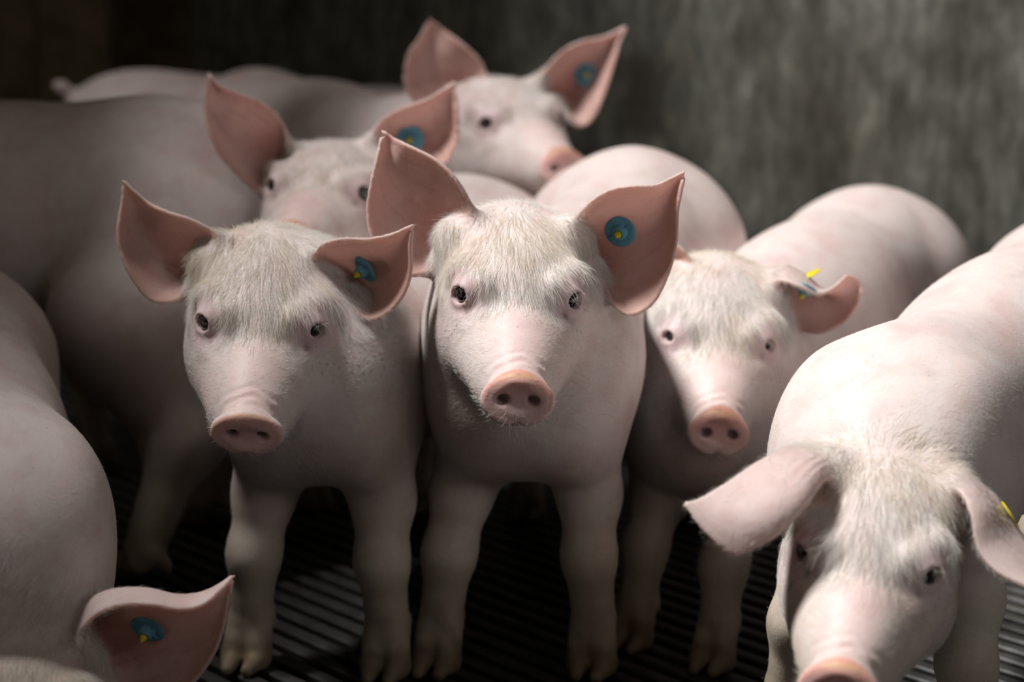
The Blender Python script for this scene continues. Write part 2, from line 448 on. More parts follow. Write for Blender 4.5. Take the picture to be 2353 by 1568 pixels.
    def dist(self, x, J=None):
        if J is None: q, J = self.near(x)
        else: q = (x - self.o).astype(F32)
        o = q - self.p[J]; n = self.n[J]; dn = (o*n).sum(1)
        to = o - dn[:, None]*n
        ob = np.maximum((to*self.b[J]).sum(1), 0)
        ob = np.where(self.tipf[J], np.sqrt((to*to).sum(1)), ob)
        return np.sqrt(dn*dn+ob*ob) - self.th[J], J, dn

class Pig:
    def __init__(self):
        self.pr = []; self.ears = []; self.Hd = None; self.tilt = -20.0; self.center = None; self.hoof = []
    def el(self, c, r, R=None, k=.03): self.pr.append(('e', np.asarray(c, float), np.asarray(r, float), R, k, max(r)))
    def rc(self, a, b, ra, rb, k=.02):
        a = np.asarray(a, float); b = np.asarray(b, float)
        self.pr.append(('r', a, b, ra, rb, k, (a+b)/2, np.linalg.norm(a-b)/2+max(ra, rb)))
    def sdf(self, x, margin=.02, cache=None, make=False):
        """x float64 world points"""
        base = self.center; q = (x-base).astype(F32)
        f = np.full(len(q), .3, F32)
        for p in self.pr:
            if p[0] == 'e': c, rad, k = p[1], p[5], p[4]
            else: c, rad, k = p[6], p[7], p[5]
            cc = (c-base).astype(F32)
            dq = q-cc; d2 = np.einsum('ij,ij->i', dq, dq)
            m = np.nonzero(d2 < (rad+k+margin)**2)[0]
            if not len(m): continue
            if p[0] == 'e': v = sd_ell(q[m], cc, p[2], p[3])
            else: v = sd_rc(q[m], cc - cc + (p[1]-base), p[2]-base, p[3], p[4])
            f[m] = smin(f[m], v, F32(k))
        if self.Hd is not None:
            pos, R, sc = self.Hd
            cc = (pos + R@np.array([-1, 0, -2.5])*sc*.01 - base).astype(F32)
            m = np.nonzero(((q-cc)**2).sum(1) < (.18*sc+margin)**2)[0]
            if len(m):
                h = ((q[m] - (pos-base).astype(F32)) @ R.astype(F32))/F32(.01*sc)
                v = head_sdf(h, self.tilt)*F32(.01*sc)
                f[m] = smin(f[m], v, F32(.022))
            for ei, e in enumerate(self.ears):
                J = None
                if cache is not None and not make: m, J = cache[ei]
                else:
                    oc = (e.o-base).astype(F32)
                    m = np.nonzero(((q-oc)**2).sum(1) < (e.R+.012+margin*.5)**2)[0]
                if len(m):
                    v, J, dn = e.dist(x[m], J)
                if make: cache[ei] = (m, J)
                if len(m):
                    kk = .004 + .018*np.clip(1-e.t[J]*3.0, 0, 1)
                    f[m] = smin(f[m], v.astype(F32), kk.astype(F32))
        return f

def mesh_pig(pig, lo, hi, h_fine, h_coarse, r0, r1):
    """surface nets on a lattice that is fine around the head and coarser away from it"""
    c = pig.focus
    g = np.linspace(0, 3, 6000)                        # world radius -> lattice radius
    sp = h_fine + (h_coarse-h_fine)*np.clip((g-r0)/max(r1-r0, 1e-6), 0, 1)
    lat = np.r_[0, np.cumsum(.5*(1/sp[1:]+1/sp[:-1])*np.diff(g))]
    def warp(u):
        r = np.linalg.norm(u, axis=-1)
        rw = np.interp(r, lat, g)
        return c + u*(rw/np.maximum(r, 1e-9))[..., None], np.interp(rw, g, sp)
    # lattice bounds from the world box
    s = np.stack(np.meshgrid(*[np.linspace(l, h, 15) for l, h in zip(lo, hi)], indexing='ij'), -1).reshape(-1, 3) - c
    r = np.linalg.norm(s, axis=1); u = s*(np.interp(r, g, lat)/np.maximum(r, 1e-9))[:, None]
    B = 4
    i0 = np.floor(u.min(0)/B).astype(int)*B - B; i1 = np.ceil(u.max(0)/B).astype(int)*B + B
    n = (i1-i0)//B
    ax = [i0[k] + B*np.arange(n[k]+1) for k in range(3)]
    cg = np.stack(np.meshgrid(*ax, indexing='ij'), -1).reshape(-1, 3).astype(float)
    pw, spc = warp(cg)
    fc = pig.sdf(pw, margin=.09)
    spc = spc.reshape(n+1); fcg = fc.reshape(n+1)
    near = np.abs(fcg) < spc*B*1.15 + .004
    act = np.zeros(n, bool)
    for a in (0, 1):
        for b in (0, 1):
            for d in (0, 1):
                act |= near[a:a+n[0], b:b+n[1], d:d+n[2]]
    dims = n*B+1
    f = np.repeat(np.repeat(np.repeat(fcg[:-1, :-1, :-1], B, 0), B, 1), B, 2)
    f = np.pad(f, ((0, 1),)*3, mode='edge')
    node = np.zeros(dims, bool)
    ak = np.argwhere(act)
    off = np.stack(np.meshgrid(*[np.arange(B+1)]*3, indexing='ij'), -1).reshape(-1, 3)
    for i in range(0, len(ak), 2000):
        ii = (ak[i:i+2000, None]*B + off[None]).reshape(-1, 3)
        node[ii[:, 0], ii[:, 1], ii[:, 2]] = True
    idx = np.argwhere(node)
    pw, _ = warp((idx + i0).astype(float))
    f[node] = pig.sdf(pw, margin=.03)
    f = np.where(f == 0, 1e-7, f)
    neg = f < 0
    cnt = np.zeros(np.array(dims)-1, np.int8)
    for a in (0, 1):
        for b in (0, 1):
            for d in (0, 1):
                cnt += neg[a:dims[0]-1+a, b:dims[1]-1+b, d:dims[2]-1+d]
    cells = np.argwhere((cnt > 0) & (cnt < 8))
    vid = np.full(cnt.shape, -1, np.int32); vid[cells[:, 0], cells[:, 1], cells[:, 2]] = np.arange(len(cells))
    acc = np.zeros((len(cells), 3)); w = np.zeros(len(cells))
    corners = [(a, b, d) for a in (0, 1) for b in (0, 1) for d in (0, 1)]
    for A in corners:
        for k in range(3):
            if A[k]: continue
            Bc = list(A); Bc[k] = 1
            fa = f[cells[:, 0]+A[0], cells[:, 1]+A[1], cells[:, 2]+A[2]]
            fb = f[cells[:, 0]+Bc[0], cells[:, 1]+Bc[1], cells[:, 2]+Bc[2]]
            m = (fa < 0) != (fb < 0)
            t = fa[m]/(fa[m]-fb[m])
            pt = np.tile(np.array(A, float), (m.sum(), 1)); pt[:, k] = t
            acc[m] += pt; w[m] += 1
    V, vs_ = warp(cells + i0 + acc/w[:, None])
    quads = []
    for k in range(3):
        a, b = [(1, 2), (2, 0), (0, 1)][k]
        sl0 = [slice(None)]*3; sl1 = [slice(None)]*3
        sl0[k] = slice(0, -1); sl1[k] = slice(1, None)
        ch = neg[tuple(sl0)] != neg[tuple(sl1)]
        e = np.argwhere(ch)
        ok = (e[:, a] > 0) & (e[:, b] > 0) & (e[:, a] < dims[a]-1) & (e[:, b] < dims[b]-1)
        e = e[ok]
        inside = neg[e[:, 0], e[:, 1], e[:, 2]]
        def vi(da, db):
            q = e.copy(); q[:, a] += da; q[:, b] += db
            return vid[q[:, 0], q[:, 1], q[:, 2]]
        Q = np.stack([vi(-1, -1), vi(0, -1), vi(0, 0), vi(-1, 0)], 1)
        Q[~inside] = Q[~inside][:, ::-1]
        quads.append(Q)
    Q = np.vstack(quads)
    # relax along the surface and pull back on to it
    E = np.vstack([Q[:, [0, 1]], Q[:, [1, 2]], Q[:, [2, 3]], Q[:, [3, 0]]])
    deg = np.bincount(E.ravel(), minlength=len(V)).astype(float)
    for it in range(3):
        if it < 2:
            sm = np.stack([np.bincount(E[:, 0], V[E[:, 1], k], len(V)) + np.bincount(E[:, 1], V[E[:, 0], k], len(V)) for k in range(3)], 1)/np.maximum(deg, 1)[:, None]
            V = V + .5*(sm-V)
        eps = .0006
        ch = {}
        f0 = pig.sdf(V, .004, ch, True).astype(float)
        gr = np.stack([pig.sdf(V + eps*np.eye(3)[k], .004, ch).astype(float) - f0 for k in range(3)], 1)/eps
        g2 = (gr**2).sum(1)
        step = np.clip(f0/np.maximum(g2, .3), -.5*vs_, .5*vs_)
        V = V - step[:, None]*gr
    nrm = gr/np.maximum(np.sqrt(g2), 1e-6)[:, None]
    return V, Q, nrm

# ------------------------------------------------------------------ head pose from landmarks
def rodr(v):
    a = np.linalg.norm(v)
    if a < 1e-9: return np.eye(3)
    k = v/a; K = np.array([[0, -k[2], k[1]], [k[2], 0, -k[0]], [-k[1], k[0], 0]])
    return np.eye(3) + math.sin(a)*K + (1-math.cos(a))*K@K
def head_pose(eye_r, eye_l, snout, scale, yaw=0.0, pitch=25.0, lock=None):
    """rotation and place of a head of the given size whose eyes and snout meet the photo's pixels"""
    R0 = np.array([[0, 1, 0], [-1, 0, 0], [0, 0, 1.0]])            # looking at the camera
    R0 = rotz(math.radians(yaw)) @ R0 @ roty(math.radians(pitch))
    lm = np.array([[EYE[0], -EYE[1], EYE[2]], EYE, SNOUT]); lm[0] += np.array([1, -1, 1])*EYE_DIR*.7; lm[1] += EYE_DIR*.7
    lm = lm*.01*scale
    px = np.array([eye_r, eye_l, snout], float)
    em = (px[0]+px[1])/2
    d = .103*scale*FPX/np.linalg.norm(px[1]-px[0])*max(math.cos(math.radians(yaw)), .3)
    x = np.r_[np.zeros(3), P(em[0], em[1], d)]
    def res(x):
        pr, _ = project((rodr(x[:3])@R0@lm.T).T + x[3:])
        return (pr-px).ravel()
    for _ in range(60):
        r = res(x); J = np.stack([(res(x + np.eye(6)[k]*1e-5)-r)/1e-5 for k in range(6)], 1)
        dx = np.linalg.solve(J.T@J + 1e-3*np.eye(6), -J.T@r)
        dx = np.clip(dx, -.08, .08); x = x+dx
    return x[3:], rodr(x[:3])@R0, scale

# ------------------------------------------------------------------ body parts
def unit(v): v = np.asarray(v, float); return v/np.linalg.norm(v)
def leg(p, pts, rad, k=.02):
    for i in range(len(pts)-1): p.rc(pts[i], pts[i+1], rad[i], rad[i+1], k)
def foot(p, fet, ground, fwd, s=1.0):
    """two claws and two dew claws"""
    fwd = unit([fwd[0], fwd[1], 0]); lat = np.array([-fwd[1], fwd[0], 0])
    for sg in (-1, 1):
        a = np.asarray(fet) + lat*sg*.0075*s - np.array([0, 0, .008*s]) + fwd*.004*s
        b = np.array([ground[0], ground[1], 0]) + lat*sg*.0138*s + fwd*.008*s + np.array([0, 0, .0135*s])
        tip = np.array([ground[0], ground[1], 0]) + lat*sg*.0112*s + fwd*.036*s + np.array([0, 0, .0080*s])
        p.rc(a, b, .0175*s, .0142*s, .006); p.rc(b, tip, .0138*s, .0070*s, .004)
        w0 = np.asarray(fet) + lat*sg*.013*s - fwd*.012*s
        p.rc(w0, w0 - fwd*.014*s + np.array([0, 0, -.020*s]), .010*s, .0055*s, .005)
def barrel(p, chest, rump, rl=(.112, .122, .122), rz=(.135, .135, .135), sag=.0, k=.07):
    """chest, waist and rump of the trunk"""
    ax = unit((np.asarray(chest)-rump)*[1, 1, 0]); lat = np.array([-ax[1], ax[0], 0]); up = np.array([0, 0, 1.0])
    sl = unit(np.asarray(chest)-rump); up2 = np.cross(sl, lat); up2 = unit(up2 if up2[2] > 0 else -up2)
    R = np.stack([sl, lat, up2], 1)
    L = np.linalg.norm(np.asarray(chest)-rump)
    ch, ru = np.asarray(chest, float), np.asarray(rump, float)
    p.el(ch, (.145, rl[0], rz[0]), R, k)
    p.el(ch*.62+ru*.38 + up*(-.008-sag), (L*.42, (rl[0]*.4+rl[1]*.6)*1.0, rz[1]*1.0), R, k)
    p.el(ch*.32+ru*.68 + up*(-.004-sag), (L*.42, rl[1], rz[1]), R, k)
    p.el(ru, (.15, rl[2], rz[2]), R, k)
    return ax, lat
def hams(p, rump, ax, lat, s=1.0, tl=True):
    if tl: tail(p, rump, ax, lat, s)
    for sg in (-1, 1):
        p.el(rump + lat*sg*.062*s - ax*.03*s - np.array([0, 0, .035*s]), (.105*s, .066*s, .125*s), np.stack([ax, lat, [0, 0, 1]], 1), .05)
def fore_leg(p, chest, ax, lat, sg, g, s=1.0, w=.064, elbow_z=None, wmul=1.0):
    """g: where the foot stands"""
    g = np.asarray(g, float)
    sh = chest + lat*sg*w*s - np.array([0, 0, .02*s]) + ax*.03*s
    g0 = np.array([g[0], g[1], 0.0])
    el = sh*.52 + g0*.48 + np.array([0, 0, .03*s]) - ax*.012*s
    ca = sh*.30 + g0*.70 + np.array([0, 0, .035*s]) + ax*.004*s
    fe = sh*.06 + g0*.94 + np.array([0, 0, .040*s]) - ax*.006*s
    p.el(sh, (.080*s, .042*s, .100*s), np.stack([ax, lat, [0, 0, 1]], 1), .05)
    leg(p, [sh - np.array([0, 0, .03]), el, ca, fe], [.040*s, .0305*s*wmul, .0252*s*wmul, .0232*s*wmul], .022)
    foot(p, fe, g0, ax, s)
def hind_leg(p, rump, ax, lat, sg, g, s=1.0):
    g0 = np.array([g[0], g[1], 0.0])
    hip = rump + lat*sg*.065*s
    st = rump + lat*sg*.072*s + ax*.085*s; st[2] = .24*s
    hk = g0*.9 + hip*.1 - ax*.045*s; hk[2] = .155*s
    fe = g0 - ax*.006*s; fe[2] = .045*s
    leg(p, [hip, st, hk, fe], [.085*s, .062*s, .027*s, .021*s], .035)
    foot(p, fe, g0, ax, s)
def tail(p, ru, ax, lat, s=1.0):
    a = ru - ax*.145*s + np.array([0, 0, .055*s])
    q = [a, a + np.array([0, 0, -.03])*s - ax*.03*s, a + np.array([0, 0, -.06])*s - ax*.035*s + lat*.015*s, a + np.array([0, 0, -.075])*s - ax*.022*s + lat*.035*s, a + np.array([0, 0, -.06])*s - ax*.03*s + lat*.05*s]
    leg(p, q, [.018*s, .012*s, .010*s, .0085*s, .006*s], .008)
def neck(p, Hd, chest, r_head=.076, r_chest=.105, mid=None, k=.05):
    pos, R, sc = Hd
    a = pos + R@np.array([-11.0, 0, -2.2])*.01*sc
    if mid is None: p.rc(a, chest, r_head*sc, r_chest, k)
    else: p.rc(a, mid[0], r_head*sc, mid[1], k); p.rc(mid[0], chest, mid[1], r_chest, k)

# ------------------------------------------------------------------ colouring
BASE = np.array([.77, .665, .64]); PINK = np.array([.73, .46, .43]); SALMON = np.array([.70, .335, .27])
TAN = np.array([.62, .34, .17]); MAUVE = np.array([.72, .52, .53]); RED = np.array([.52, .155, .125])
HORN = np.array([.20, .145, .085]); DIRT = np.array([.20, .15, .105]); DUST = np.array([.46, .385, .27])
def lerp(a, b, m): return a + (np.asarray(b)-a)*m[:, None]
def sstep(x, a, b):
    t = np.clip((x-a)/(b-a), 0, 1); return t*t*(3-2*t)
def vnoise(p, s, seed=0):
    """cheap smooth noise from sines"""
    r = np.random.default_rng(seed); o = np.zeros(len(p))
    for i in range(6):
        k = r.normal(size=3)*s*(1+.6*i); o += np.sin(p@k + r.uniform(0, 6.28))/(1+.6*i)
    return o/2.2

class Skin: pass
def paint(pig, V, nrm):
    n = len(V); c = np.tile(BASE, (n, 1)).astype(float)
    fur = np.ones(n); q = None
    hd = np.zeros(n)
    c = lerp(c, MAUVE*1.05, .35*sstep(vnoise(V, 16, 3), .1, .9))
    c = lerp(c, PINK, .25*sstep(vnoise(V, 30, 4), .2, 1.0))
    # grubby lower legs and horn
    z = V[:, 2]
    c = lerp(c, DUST, .80*(1-sstep(z, .05, .30)))
    c = lerp(c, DIRT, .55*(1-sstep(z, .02, .10))*sstep(vnoise(V, 60, 8), -.1, .7))
    c = lerp(c, HORN, .80*(1-sstep(z + .004*vnoise(V, 90, 14), .022, .042)))
    fur *= .25 + .75*sstep(z, .06, .2)
    if pig.Hd is not None:
        pos, R, sc = pig.Hd
        q = ((V-pos)@R)/(.01*sc); qa = q.copy(); qa[:, 1] = np.abs(qa[:, 1])
        inh = 1-sstep(np.linalg.norm(q-[-1, 0, -2.5], axis=1), 13, 18)
        hd = inh
        # bare pink bridge of the nose
        br = sstep(q[:, 0] + .2*qa[:, 1] + .9*vnoise(V, 150, 31), 3.2, 5.8)*(1-sstep(qa[:, 1], 1.8, 3.4))*inh
        c = lerp(c, np.array([.80, .60, .575]), .7*br); fur *= 1-.82*br
        # snout disc
        dq = (q-SNOUT)@roty(math.radians(pig.tilt))
        rad = np.sqrt((dq[:, 1]/3.65)**2 + (dq[:, 2]/2.55)**2)
        ds = sstep(dq[:, 0], -.55, -.15)*(rad < 1.5)*inh
        dcol = np.tile(np.array([.71, .37, .35]), (n, 1))
        dcol = lerp(dcol, np.array([.74, .33, .28]), sstep(rad, .5, 1.0))
        top = sstep(dq[:, 2], .9, 2.0)
        dcol = lerp(dcol, np.array([.66, .34, .24]), .5*top)
        rim = top*np.exp(-((rad-.96)/.07)**2)*(1-sstep(qa[:, 1], .8, 2.2))*sstep(dq[:, 0], -.75, -.35)
        dcol = lerp(dcol, np.array([.70, .43, .20]), .8*rim)
        nz = np.exp(-(((np.abs(dq[:, 1])-1.5)/.62)**2 + ((dq[:, 2]-.02)/.52)**2))
        dcol = lerp(dcol, np.array([.16, .05, .05]), np.clip(nz*1.1*(dq[:, 0] < .12), 0, .9))
        dcol = lerp(dcol, DIRT, .3*sstep(vnoise(V, 240, 6), .45, .9))
        c = lerp(c, dcol, ds); fur *= 1-ds
        # eye surroundings
        de = np.linalg.norm((qa-(EYE+EYE_DIR*.9))*[.8, 1, 1], axis=1)
        c = lerp(c, np.array([.71, .53, .55]), .75*(1-sstep(de, 1.6, 3.4))); fur *= .03+.97*sstep(np.linalg.norm((qa-(EYE+EYE_DIR*.9+[0, 0, .55]))*[.8, 1, .85], axis=1), 1.8, 3.0)
        rimm = 1-sstep(np.linalg.norm((qa-(EYE+EYE_DIR*1.2)), axis=1), .85, 1.35)
        c = lerp(c, np.array([.55, .38, .36]), .45*rimm)
        tear = np.exp(-(np.linalg.norm((qa-(EYE+np.array([2.05, -.05, -1.15])))*[1.0, 1, .8], axis=1)/.42)**2)
        c = lerp(c, np.array([.16, .09, .06]), np.clip(tear*.9*(.5+.5*sstep(vnoise(V, 700, 2), -.3, .5)), 0, .9))
        # dirt under the cheekbone
        di = np.exp(-(((qa[:, 0]-1.5)/2.2)**2 + ((qa[:, 2]+3.6)/1.5)**2))*sstep(vnoise(V, 500, 5), .45, .95)*(qa[:, 1] > 3)
        c = lerp(c, DIRT*.8, np.clip(di, 0, .85)*pig.grime)
        for e in pig.ears:
            m = np.nonzero(((V-e.o)**2).sum(1) < (e.R+.012)**2)[0]
            d, J, dn = e.dist(V[m]); on = (1-sstep(d, .001, .006))*sstep(e.t[J], .02, .14)
            front = sstep(dn*e.flip, -.0006, .0008); edge = np.abs(2*e.s[J]-1)
            ic = np.tile(np.array([.86, .59, .545]), (len(m), 1))
            ic = lerp(ic, RED*1.05, .80*(1-sstep(e.t[J], .12, .62))*(1-sstep(np.abs(e.s[J]-.42), .08, .34)))
            ic = lerp(ic, np.array([.74, .44, .37]), .7*sstep(edge, .72, 1.0))
            vn = np.abs(np.sin((e.s[J]-.5)*15 + 2.0*np.sin(e.t[J]*6)))
            ic = lerp(ic, RED*1.15, .30*(1-sstep(vn, .0, .35))*(1-sstep(edge, .6, .95)))
            oc = np.tile(np.array([.86, .71, .69]), (len(m), 1))
            ec = lerp(oc, ic, front)
            c[m] = lerp(c[m], ec, on)
            fur[m] = fur[m]*(1-on) + on*(.12 + .95*sstep(edge, .82, 1.0) + .3*(1-front))
            pig.earmask[m] = np.maximum(pig.earmask[m], on)
    return np.clip(c, 0.002, 1), fur, hd, q

# ------------------------------------------------------------------ bristles
def grow(pig, V, Q, nrm, fur, hd, q, count, seed):
    rng = np.random.default_rng(seed)
    a = V[Q[:, 0]]; b = V[Q[:, 1]]; c = V[Q[:, 2]]; d = V[Q[:, 3]]
    area = .5*(np.linalg.norm(np.cross(b-a, c-a), axis=1) + np.linalg.norm(np.cross(c-a, d-a), axis=1))
    den = fur[Q].mean(1)
    hq = hd[Q].mean(1)
    w = area*np.clip(den, 0, 1.1)*(.72 + 1.7*hq)
    # what lies far under the belly needs no coat
    w = w*sstep(V[Q[:, 0], 2], .03, .12)
    fi = rng.choice(len(Q), count, p=w/w.sum())
    u, v = rng.random(count), rng.random(count)
    def bil(X):
        return (X[Q[fi, 0]]*((1-u)*(1-v))[:, None] + X[Q[fi, 1]]*(u*(1-v))[:, None] + X[Q[fi, 2]]*(u*v)[:, None] + X[Q[fi, 3]]*((1-u)*v)[:, None])
    p = bil(V); n = bil(nrm); n /= np.linalg.norm(n, axis=1, keepdims=True)+1e-9
    h = bil(hd[:, None])[:, 0]; em = bil(pig.earmask[:, None])[:, 0]
    # flow
    fl = np.tile(-pig.ax*.9 + np.array([0, 0, -.45]), (count, 1))
    ln = np.full(count, .009); lift = np.full(count, .12)
    if q is not None:
        pos, R, sc = pig.Hd
        ql = bil(q); sy = np.sign(ql[:, 1])
        local = np.zeros((count, 3))
        fore = sstep(ql[:, 2], -2.2, .2)*(1-sstep(ql[:, 0] + .25*np.abs(ql[:, 1]) + rng.normal(0, .6, count), 3.6, 5.6))
        # forehead: down the face, fanning a little; cheeks: back and out
        f1 = np.stack([np.full(count, 1.0), .10*ql[:, 1], np.full(count, -.55)], 1)
        f2 = np.stack([np.full(count, -1.0), .45*sy, np.full(count, -.35)], 1)
        bk = sstep(-ql[:, 0] + rng.normal(0, 1.0, count), 8.5, 12)[:, None]
        f1 = f1*(1-bk) + bk*np.stack([np.full(count, -.9), .2*ql[:, 1]/3, np.full(count, -.1)], 1) + (bk*(1-bk))*np.stack([np.zeros(count), .5*sy, np.full(count, 1.6)], 1)
        local = f1*fore[:, None] + f2*(1-fore)[:, None]
        fl = fl*(1-h[:, None]) + (local@R.T)*h[:, None]
        ln = ln*(1-h) + h*(.0085 + .0115*fore)*sc
        lift = lift*(1-h) + h*(.21 + .01*fore)
        # brow hairs
        br = np.exp(-(np.linalg.norm((np.abs(ql)-[.6, 4.6, 2.2])*[.6, .7, 1.2], axis=1)/1.0)**2)
        ln = ln*(1+.7*br); lift = lift + .25*br
        # chin whiskers
        ch = sstep(ql[:, 0], 7, 9.5)*sstep(-ql[:, 2], 5.5, 7.5)
        ln = ln*(1+.4*ch); lift = lift + .35*ch
        # ears: root to tip, fine
        if pig.ears:
            best = np.full(count, 1e9); ed = np.zeros((count, 3))
            for e in pig.ears:
                qq, J = e.near(p); dd = np.linalg.norm(qq-e.p[J], axis=1)
                du = np.gradient(e.G, axis=0).reshape(-1, 3)[J]; ob = e.b[J]
                m = dd < best; best[m] = dd[m]
                ed[m] = (unit_rows(du) + .9*ob + .25*e.n[J])[m]
            fl = fl*(1-em[:, None]) + ed*em[:, None]
            ln = ln*(1-em) + em*.0075; lift = lift*(1-em) + em*.35
    # clumping wander
    wn = np.stack([vnoise(p, 55, seed+11), vnoise(p, 55, seed+12), vnoise(p, 55, seed+13)], 1)
    fl = unit_rows(fl) + .24*wn + rng.normal(0, .17, (count, 3))
    fl = fl - (fl*n).sum(1)[:, None]*n; fl = unit_rows(fl)
    ln = ln*rng.uniform(.55, 1.25, count)
    lift = lift*rng.uniform(.5, 1.5, count)
    K = 4
    t = np.linspace(0, 1, K)
    pts = np.zeros((count, K, 3))
    bend = rng.normal(0, .08, (count, 3))
    for k in range(K):
        pts[:, k] = p + n*(-.0006) + (fl*t[k] + n*(lift*(1.25*t[k]-.55*t[k]**2))[:, None] + bend*t[k]**2)*ln[:, None]
    rad = (pig.hair_r*np.array([1, .9, .65, .18]))[None]*rng.uniform(.7, 1.2, (count, 1))
    if q is not None: rad = rad*(1 - .38*(h*(1-fore))[:, None])
    rad = rad*(1-.35*em[:, None])*(.6+.4*h[:, None])
    tint = np.array([.985, .96, .905])[None] + rng.normal(0, .03, (count, 1)) + rng.normal(0, .012, (count, 3))
    warm = sstep(vnoise(p, 22, 21), .0, .9)*.34
    tint = tint*(1-warm[:, None]*np.array([.15, .3, .6]))
    return pts, rad, tint
def unit_rows(v): return v/(np.linalg.norm(v, axis=1, keepdims=True)+1e-9)
def put_hair(name, pts, rad, tint, parent):
    n, K = pts.shape[:2]
    hc = bpy.data.hair_curves.new(name)
    hc.add_curves([K]*n)
    hc.attributes['position'].data.foreach_set('vector', pts.astype(F32).ravel())
    ra = hc.attributes.get('radius') or hc.attributes.new('radius', 'FLOAT', 'POINT')
    ra.data.foreach_set('value', np.broadcast_to(rad, (n, K)).astype(F32).ravel())
    ta = hc.attributes.new('tint', 'FLOAT_COLOR', 'CURVE')
    ta.data.foreach_set('color', np.concatenate([np.clip(tint, 0, 1), np.ones((n, 1))], 1).astype(F32).ravel())
    hc.materials.append(M['bristle'])
    o = bpy.data.objects.new(name, hc); COL.objects.link(o); o.parent = parent
    o['kind'] = 'stuff'
    return o

# ------------------------------------------------------------------ eyes, tags
def lathe(profile, n=28):
    """profile: (radius, height) pairs, around +Z"""
    v = []; f = []
    for r, z in profile:
        for i in range(n):
            a = 2*math.pi*i/n; v.append((r*math.cos(a), r*math.sin(a), z))
    for j in range(len(profile)-1):
        for i in range(n):
            f.append((j*n+i, j*n+(i+1) % n, (j+1)*n+(i+1) % n, (j+1)*n+i))
    return v, f
def frame_z(d):
    d = unit(d); x = unit(np.cross([0, 0, 1.0], d) if abs(d[2]) < .95 else np.cross([1.0, 0, 0], d))
    return np.stack([x, np.cross(d, x), d], 1)
def local_obj(name, vf, mat, parent, loc, R, smooth=True):
    me = bpy.data.meshes.new(name); me.from_pydata([tuple(x) for x in vf[0]], [], [tuple(x) for x in vf[1]]); me.update()
    if smooth: me.shade_smooth()
    me.materials.append(mat)
    o = bpy.data.objects.new(name, me); COL.objects.link(o); o.parent = parent
    # parents here are never rotated
    o.location = Vector(loc) - world_loc(parent)
    o.rotation_euler = Matrix(R.tolist()).to_euler()
    return o
def add_eyes(pig, root):
    pos, R, sc = pig.Hd
    import bmesh
    for sg in (-1, 1):
        bm = bmesh.new(); bmesh.ops.create_uvsphere(bm, u_segments=32, v_segments=20, radius=EYE_R*.01*sc*1.0)
        me = bpy.data.meshes.new('eye'); bm.to_mesh(me); bm.free(); me.shade_smooth(); me.materials.append(M['eye'])
        o = bpy.data.objects.new('eye', me); COL.objects.link(o); o.parent = root
        w = pos + R@(EYE*[1, sg, 1])*.01*sc
        d = R@unit([.86, .50*sg, -.05])
        z = frame_z(d); Rm = np.stack([z[:, 2], z[:, 0], z[:, 1]], 1)
        o.location = Vector(w) - world_loc(root); o.rotation_euler = Matrix(Rm.tolist()).to_euler()
    # lashes
    rng = np.random.default_rng(3); pts = []
    T = np.cross([0, 0, 1], EYE_DIR); T /= np.linalg.norm(T); tl = math.radians(-16); U = np.cross(EYE_DIR, T)
    T2 = T*math.cos(tl)+U*math.sin(tl); U2 = np.cross(EYE_DIR, T2)
    for sg in (-1, 1):
        for i in range(9):
            a = rng.uniform(-1, .9)
            b = EYE + EYE_DIR*(1.60-.30*a*a) + T2*a*.92 + U2*(.90-.36*a*a)
            t = b + EYE_DIR*rng.uniform(.22, .36) + T2*a*.12 + U2*rng.uniform(-.16, .0)
            e = t + EYE_DIR*rng.uniform(.0, .12) + U2*rng.uniform(-.75, -.35) + T2*a*.10
            c = np.array([b, (b+t)/2 + U2*.08, t, e])*[1, sg, 1]
            pts.append(pos + (c@R.T)*.01*sc)
    pts = np.array(pts)
    put_hair('eyelash', pts - np.asarray(world_loc(root)), np.array([.000065, .00006, .00005, .00002])[None], np.tile([.88, .82, .66], (len(pts), 1)), root)
